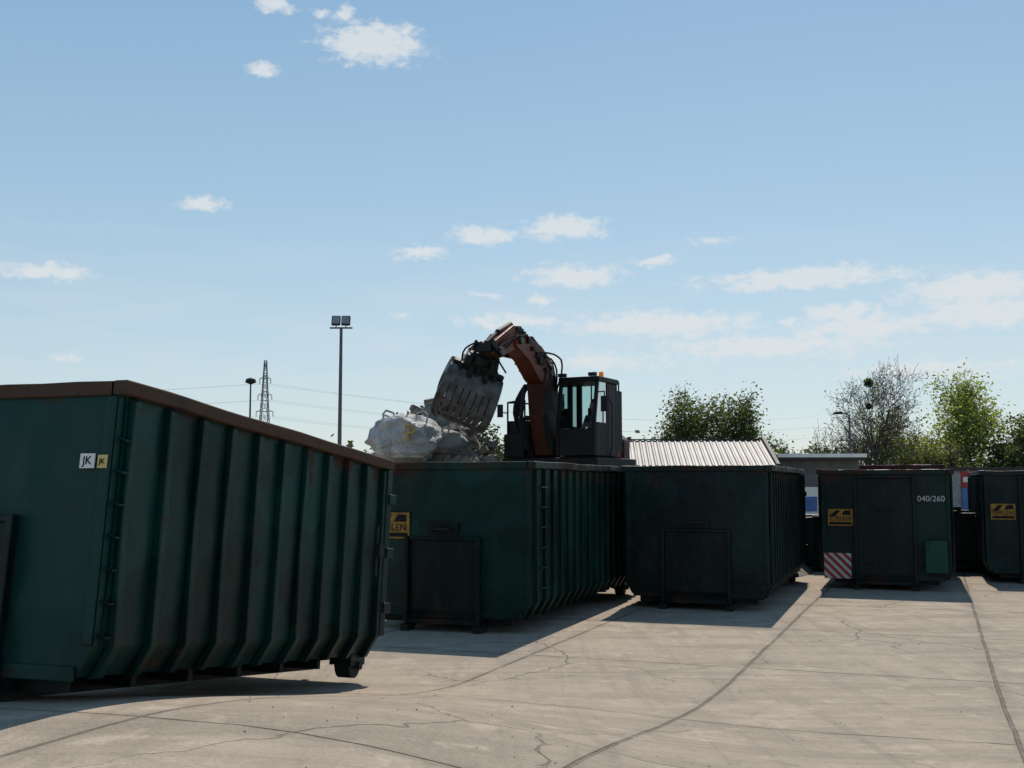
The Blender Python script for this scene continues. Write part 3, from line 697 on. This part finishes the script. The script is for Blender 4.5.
off=empty('office_building',place(11.2,46,0,radians(-3)))
OL=3.2
q=MB(); q.box((0,0,0),(OL,6,3.0)); q.obj('walls',wallg,off)
q=MB(); q.box((-.2,-.5,3.0),(OL+.2,6.2,3.2)); q.obj('flat_roof',trim,off,bevel=.02)
q=MB(); q.box((-.22,-.54,3.12),(OL+.22,-.505,3.27)); q.box((.5,-.05,.3),(1.5,-.003,1.9)); q.obj('fascia',white,off)
gm,N,P=newmat('window_glass'); P.inputs['Base Color'].default_value=(.03,.04,.05,1); P.inputs['Roughness'].default_value=.08
q=MB(); q.box((1.8,-.03,.95),(3.1,-.004,2.4)); q.obj('windows',gm,off)
q=MB(); a=1.8
q.box((a-.06,-.06,.89),(a+1.36,-.032,.95)); q.box((a-.06,-.06,2.4),(a+1.36,-.032,2.46)); q.box((a-.06,-.06,.951),(a,-.032,2.399)); q.box((a+1.3,-.06,.951),(a+1.36,-.032,2.399)); q.box((a+.62,-.06,.951),(a+.67,-.032,2.399))
q.obj('window_frames',white,off)
q=MB(); q.box((.55,-.1,.9),(1.45,-.055,1.5)); q.obj('blue_panel',simple('blue_panel',(.05,.14,.40),.5),off)
wh=empty('warehouse',place(19.0,57,0,radians(-3)))
q=MB(); q.box((0,0,0),(16,9,2.7)); q.obj('walls',simple('light_cladding',(.28,.29,.30),.8),wh)
q=MB(); q.box((-.2,-.2,2.7),(16.2,9.2,2.9)); q.obj('flat_roof',trim,wh)
q=MB()
for k in range(5): q.box((1+k*3.1,-.05,.01),(3+k*3.1,-.004,2.2))
q.obj('roller_doors',gm,wh)
q=MB(); q.box((4.1,-.1,.3),(5.9,-.055,2.0)); q.obj('blue_board',bpy.data.materials['blue_panel'],wh)
sg_=empty('red_sign',place(12.6,30.5,0,0)); q=MB(); q.cyl((0,0,0),(0,0,2.4),.03); q.obj('post',galv,sg_)
q=MB(); q.box((-.22,-.05,1.9),(.22,-.03,2.35)); q.obj('panel',red,sg_); q=MB(); q.box((-.16,-.055,2.06),(.16,-.052,2.2)); q.obj('white_bar',white,sg_)

# ---------------------------------------------------------------- lamps, pylon
q=MB(); q.cyl((0,0,0),(0,0,10.6),.13,.08,12); q.box((-.62,-.05,10.55),(.62,.05,10.63))
mast=empty('floodlight_mast',place(-9.4,60,0)); q.obj('pole',lampm,mast)
q=MB()
for X in(-.42,.12):
    Mx=Matrix.Translation((X+.15,-.1,10.98))@Matrix.Rotation(radians(-20),4,'X')
    q.box((-.24,-.1,-.27),(.24,.1,.27),Mx); q.box((-.03,.1,-.34),(.03,.16,-.1),Mx)
q.obj('floodlights',dark,mast,bevel=.03)
q=MB()
for X in(-.42,.12):
    Mx=Matrix.Translation((X+.15,-.1,10.98))@Matrix.Rotation(radians(-20),4,'X'); q.box((-.2,-.105,-.23),(.2,-.101,.23),Mx)
q.obj('lamp_glass',galv,mast)
def street_lamp(x,y,h,arm):
    e=empty('street_lamp',place(x,y,0)); q=MB(); q.cyl((0,0,0),(0,0,h),.09,.05,10)
    if arm: q.tube([(0,0,h),(.15*arm,0,h+.12),(.7*arm,0,h+.15)],.04); q.obj('pole',lampm,e); q=MB(); q.prism([(0,0),(.45*arm,0),(.4*arm,.11),(.05*arm,.13)],(.35*arm,-.12,h+.08),(1,0,0),(0,0,1),(0,.24,0)); q.obj('lamp_head',dark,e)
    else:
        q.obj('pole',lampm,e); q=MB(); q.cyl((0,0,h),(0,0,h+.1),.08,.32,16); q.cyl((0,0,h+.1),(0,0,h+.32),.36,.30,16); q.cyl((0,0,h+.32),(0,0,h+.42),.3,.06,16); q.obj('lamp_head',dark,e)
street_lamp(-16.7,70,8.4,0); street_lamp(17.2,56,5.5,-1)
pym=simple('pylon_steel',(.15,.165,.18),.7)
py=empty('power_pylon',place(-67.6,300,0)); q=MB(); Hh=36
def hw(z): return 1.9*(1-z/Hh)**1.1+.3
lv=[0,5,10,14.5,18.5,22,25,27.5,30,32.5,Hh]
for i in range(len(lv)-1):
    a,b_=lv[i],lv[i+1]; A,B=hw(a),hw(b_)
    ca=[(-A,-A,a),(A,-A,a),(A,A,a),(-A,A,a)]; cb=[(-B,-B,b_),(B,-B,b_),(B,B,b_),(-B,B,b_)]
    for k in range(4):
        q.beam(ca[k],cb[k],.18,.18); q.beam(ca[k],cb[(k+1)%4],.09,.09); q.beam(ca[(k+1)%4],cb[k],.09,.09); q.beam(cb[k],cb[(k+1)%4],.09,.09)
for z,a in((22,2.3),(26.5,1.9),(31,1.5)):
    for s_ in(-1,1): q.beam((0,0,z+.9),(s_*a,0,z),.12,.12); q.beam((0,0,z),(s_*a,0,z),.12,.12); q.cyl((s_*a,0,z),(s_*a,0,z-1.4),.1)
q.obj('lattice',pym,py)
q=MB()
for z,a in((20.6,2.3),(25.1,1.9),(29.6,1.5)):
    for s_ in(-1,1):
        for (x1_,y1_,dz) in((-330,330,1),(200,480,1)):
            p0=Vector((s_*a,0,z)); p1=Vector((x1_,y1_-300,z+2)); pts=[]
            for t in range(13):
                u=t/12; p=p0.lerp(p1,u); p.z-=10*4*u*(1-u)*.5; pts.append(p)
            q.tube(pts,.02,4)
q.obj('power_lines',pym,py)

# ---------------------------------------------------------------- trees
def leafmat(name,ca,cb):
    m,N,P=newmat(name); gi=N.new('ShaderNodeNewGeometry'); tcx=N.new('ShaderNodeTexCoord').outputs['Object']
    a_,_=N.noise(tcx,.9,2,.6); ri=N.m('ADD',N.m('MULTIPLY',gi.outputs['Random Per Island'],.6),N.m('MULTIPLY',a_,.5))
    c=N.mix(N.rng(ri,.2,.9),ca,cb); N.link(c,P.inputs['Base Color']); P.inputs['Roughness'].default_value=.6; P.inputs['Specular IOR Level'].default_value=.25
    t=N.new('ShaderNodeBsdfTranslucent'); N.link(N.mix(1.0,c,(1.3,1.4,.7),'MULTIPLY'),t.inputs[0]); mx=N.new('ShaderNodeMixShader'); mx.inputs[0].default_value=.5
    N.link(P.outputs[0],mx.inputs[1]); N.link(t.outputs[0],mx.inputs[2]); N.link(mx.outputs[0],N.n['Material Output'].inputs[0]); return m
bark=simple('bark',(.10,.08,.062),.9)
def tree(name,x,y,h,rw,leaf,nleaf,base=.18,lsize=.16,seed=0,extra=None,thick=1,spread=.24,deep=4):
    rnd=random.Random(seed); root=empty(name,place(x,y,0,rnd.uniform(0,6))); q=MB(); tips=[]
    def grow(p,d,l,r,lev):
        for i in range(3):
            d=(d+Vector((rnd.gauss(0,.16),rnd.gauss(0,.16),.06))).normalized(); p2=p+d*l/3; r2=r*.84
            q.cyl(p,p2,max(r,.012*thick),max(r2,.010*thick),6 if lev<2 else 3,False); 
            if lev>=2: tips.append((p2.copy(),lev))
            if lev<deep and (i>0 or lev>0):
                for _ in range(2 if lev<3 else 1):
                    a=rnd.uniform(0,2*pi); s=rnd.uniform(.5,1.0); o_=d.orthogonal().normalized(); o_=Matrix.Rotation(a,3,d)@o_
                    grow(p2,(d*(1-s*.35)+o_*s).normalized(),l*rnd.uniform(.55,.75),r2*.6,lev+1)
            p,r=p2,r2
        tips.append((p.copy(),lev))
    th=h*base
    q.cyl((0,0,-.1),(0,0,th),h*.028,h*.022,10)
    nb=5
    grow(Vector((0,0,th)),Vector((0,0,1)),h*.42,h*.02,0)
    for k in range(nb):
        a=2*pi*k/nb+rnd.random(); grow(Vector((0,0,th*(.8+.1*k/nb))),Vector((cos(a)*.8,sin(a)*.8,.75)).normalized(),h*.34,h*.012,1)
    mxr=sorted(math.hypot(t[0].x,t[0].y) for t in tips)[int(len(tips)*.93)]; mxz=sorted(t[0].z for t in tips)[int(len(tips)*.99)]
    sx=rw/mxr; sz=(h-.15)/mxz
    q.v=[(v[0]*sx,v[1]*sx,v[2]*sz) for v in q.v]
    q.obj('trunk_and_limbs',bark,root)
    lf=MB(); n=len(tips)
    for _ in range(nleaf):
        t=tips[rnd.randrange(n)][0]; c=Vector((t.x*sx,t.y*sx,t.z*sz))+Vector((rnd.gauss(0,spread),rnd.gauss(0,spread),rnd.gauss(0,spread*.85)))*(h/8)
        if c.z<th*.5: continue
        a=Vector((rnd.gauss(0,1),rnd.gauss(0,1),rnd.gauss(0,.6))).normalized(); b_=a.orthogonal().normalized(); b_=Matrix.Rotation(rnd.uniform(0,6.28),3,a)@b_
        s=lsize*rnd.uniform(.5,1.2)
        lf.add([c-a*s,c+b_*s*.5,c+a*s,c-b_*s*.5],[(0,1,2,3)])
    if nleaf: lf.obj('foliage',leaf,root)
    if extra: extra(root)
    return root
LA=leafmat('leaves_mid',(.05,.07,.025),(.11,.135,.045)); LB=leafmat('leaves_fresh',(.18,.22,.05),(.34,.37,.09)); LD=leafmat('leaves_dark',(.025,.04,.02),(.055,.072,.032)); LS=leafmat('leaves_sparse',(.11,.11,.045),(.18,.18,.075))
tree('leafy_tree',10.8,70,7.7,2.6,LA,9500,.2,.13,1,thick=1.3,spread=.34); tree('leafy_tree',14.6,71,7.6,2.5,LA,9500,.2,.13,2,thick=1.3,spread=.34)
def mist(root):
    rnd=random.Random(4); m=MB()
    for cx_,cy_,cz_,R_ in((.2,0,8.5,.30),(-.9,.2,6.9,.18)):
        for _ in range(260):
            d=Vector((rnd.gauss(0,1),rnd.gauss(0,1),rnd.gauss(0,1))).normalized()*R_*rnd.random()**.5; c=Vector((cx_,cy_,cz_))+d
            a=Vector((rnd.gauss(0,1),rnd.gauss(0,1),rnd.gauss(0,1))).normalized()*.09; b_=a.orthogonal()*.4; m.add([c-a,c+b_,c+a,c-b_],[(0,1,2,3)])
    m.obj('mistletoe',LD,root)
tree('budding_tree',22.8,70,9.2,3.2,LS,2000,.12,.09,3,extra=mist,thick=1.1,deep=5)
tree('leafy_tree',28.1,70,8.7,3.3,LB,11000,.12,.13,4,thick=1.3,spread=.34); tree('budding_tree',25.6,73,7.2,3.0,LS,4000,.10,.12,5,thick=1.3)
tree('leafy_tree',32.6,68,6.2,2.9,LA,7000,.08,.14,6,spread=.34); tree('leafy_tree',20.5,74,4.6,2.5,LA,4000,.1,.14,12); tree('leafy_tree',29.5,66,4.6,2.6,LA,5000,.05,.14,13); tree('budding_tree',25.0,66,4.4,2.6,LS,5000,.05,.13,14)
tree('leafy_tree',-5.2,66,6.0,2.4,LD,7000,.1,.16,7); tree('leafy_tree',-2.2,64,5.4,2.4,LD,7000,.1,.16,8); tree('leafy_tree',1.2,66,5.0,2.2,LD,6000,.1,.16,9)
tree('leafy_tree',8.2,74,4.6,2.4,LA,4500,.1,.15,10); tree('budding_tree',18.2,76,4.4,2.0,LS,2000,.1,.12,11)
rnd=random.Random(9); lf=MB()
for i in range(150):
    x=-330+i*4.6+rnd.uniform(-2,2); y=260+rnd.uniform(-15,15); hh=rnd.uniform(6,11); R=rnd.uniform(3,5)
    for _ in range(130):
        c=Vector((x+rnd.gauss(0,R*.5),y+rnd.gauss(0,R*.5),abs(rnd.gauss(hh*.45,hh*.28)))); a=Vector((rnd.gauss(0,1),rnd.gauss(0,1),rnd.gauss(0,1))).normalized(); b_=a.orthogonal(); s=rnd.uniform(.5,1.1)
        lf.add([c-a*s,c+b_*s*.6,c+a*s,c-b_*s*.6],[(0,1,2,3)])
lf.obj('distant_treeline',LD)

rnd=random.Random(3); q=MB()
for _ in range(420):
    y=rnd.uniform(5,24); x=rnd.uniform(-3,9)*y/12; s=rnd.uniform(.003,.008)*(1.6 if rnd.random()<.04 else 1); z=gz(y,x)
    vs=[(x+s*rnd.uniform(.6,1.3)*a,y+s*rnd.uniform(.6,1.3)*b_,z+c*s) for a,b_,c in((1,0,.2),(0,1,.2),(-1,0,.2),(0,-1,.2),(0,0,1),(0,0,-.3))]
    q.add(vs,[(0,1,4),(1,2,4),(2,3,4),(3,0,4),(1,0,5),(2,1,5),(3,2,5),(0,3,5)])
q.obj('gravel',rubble_m)
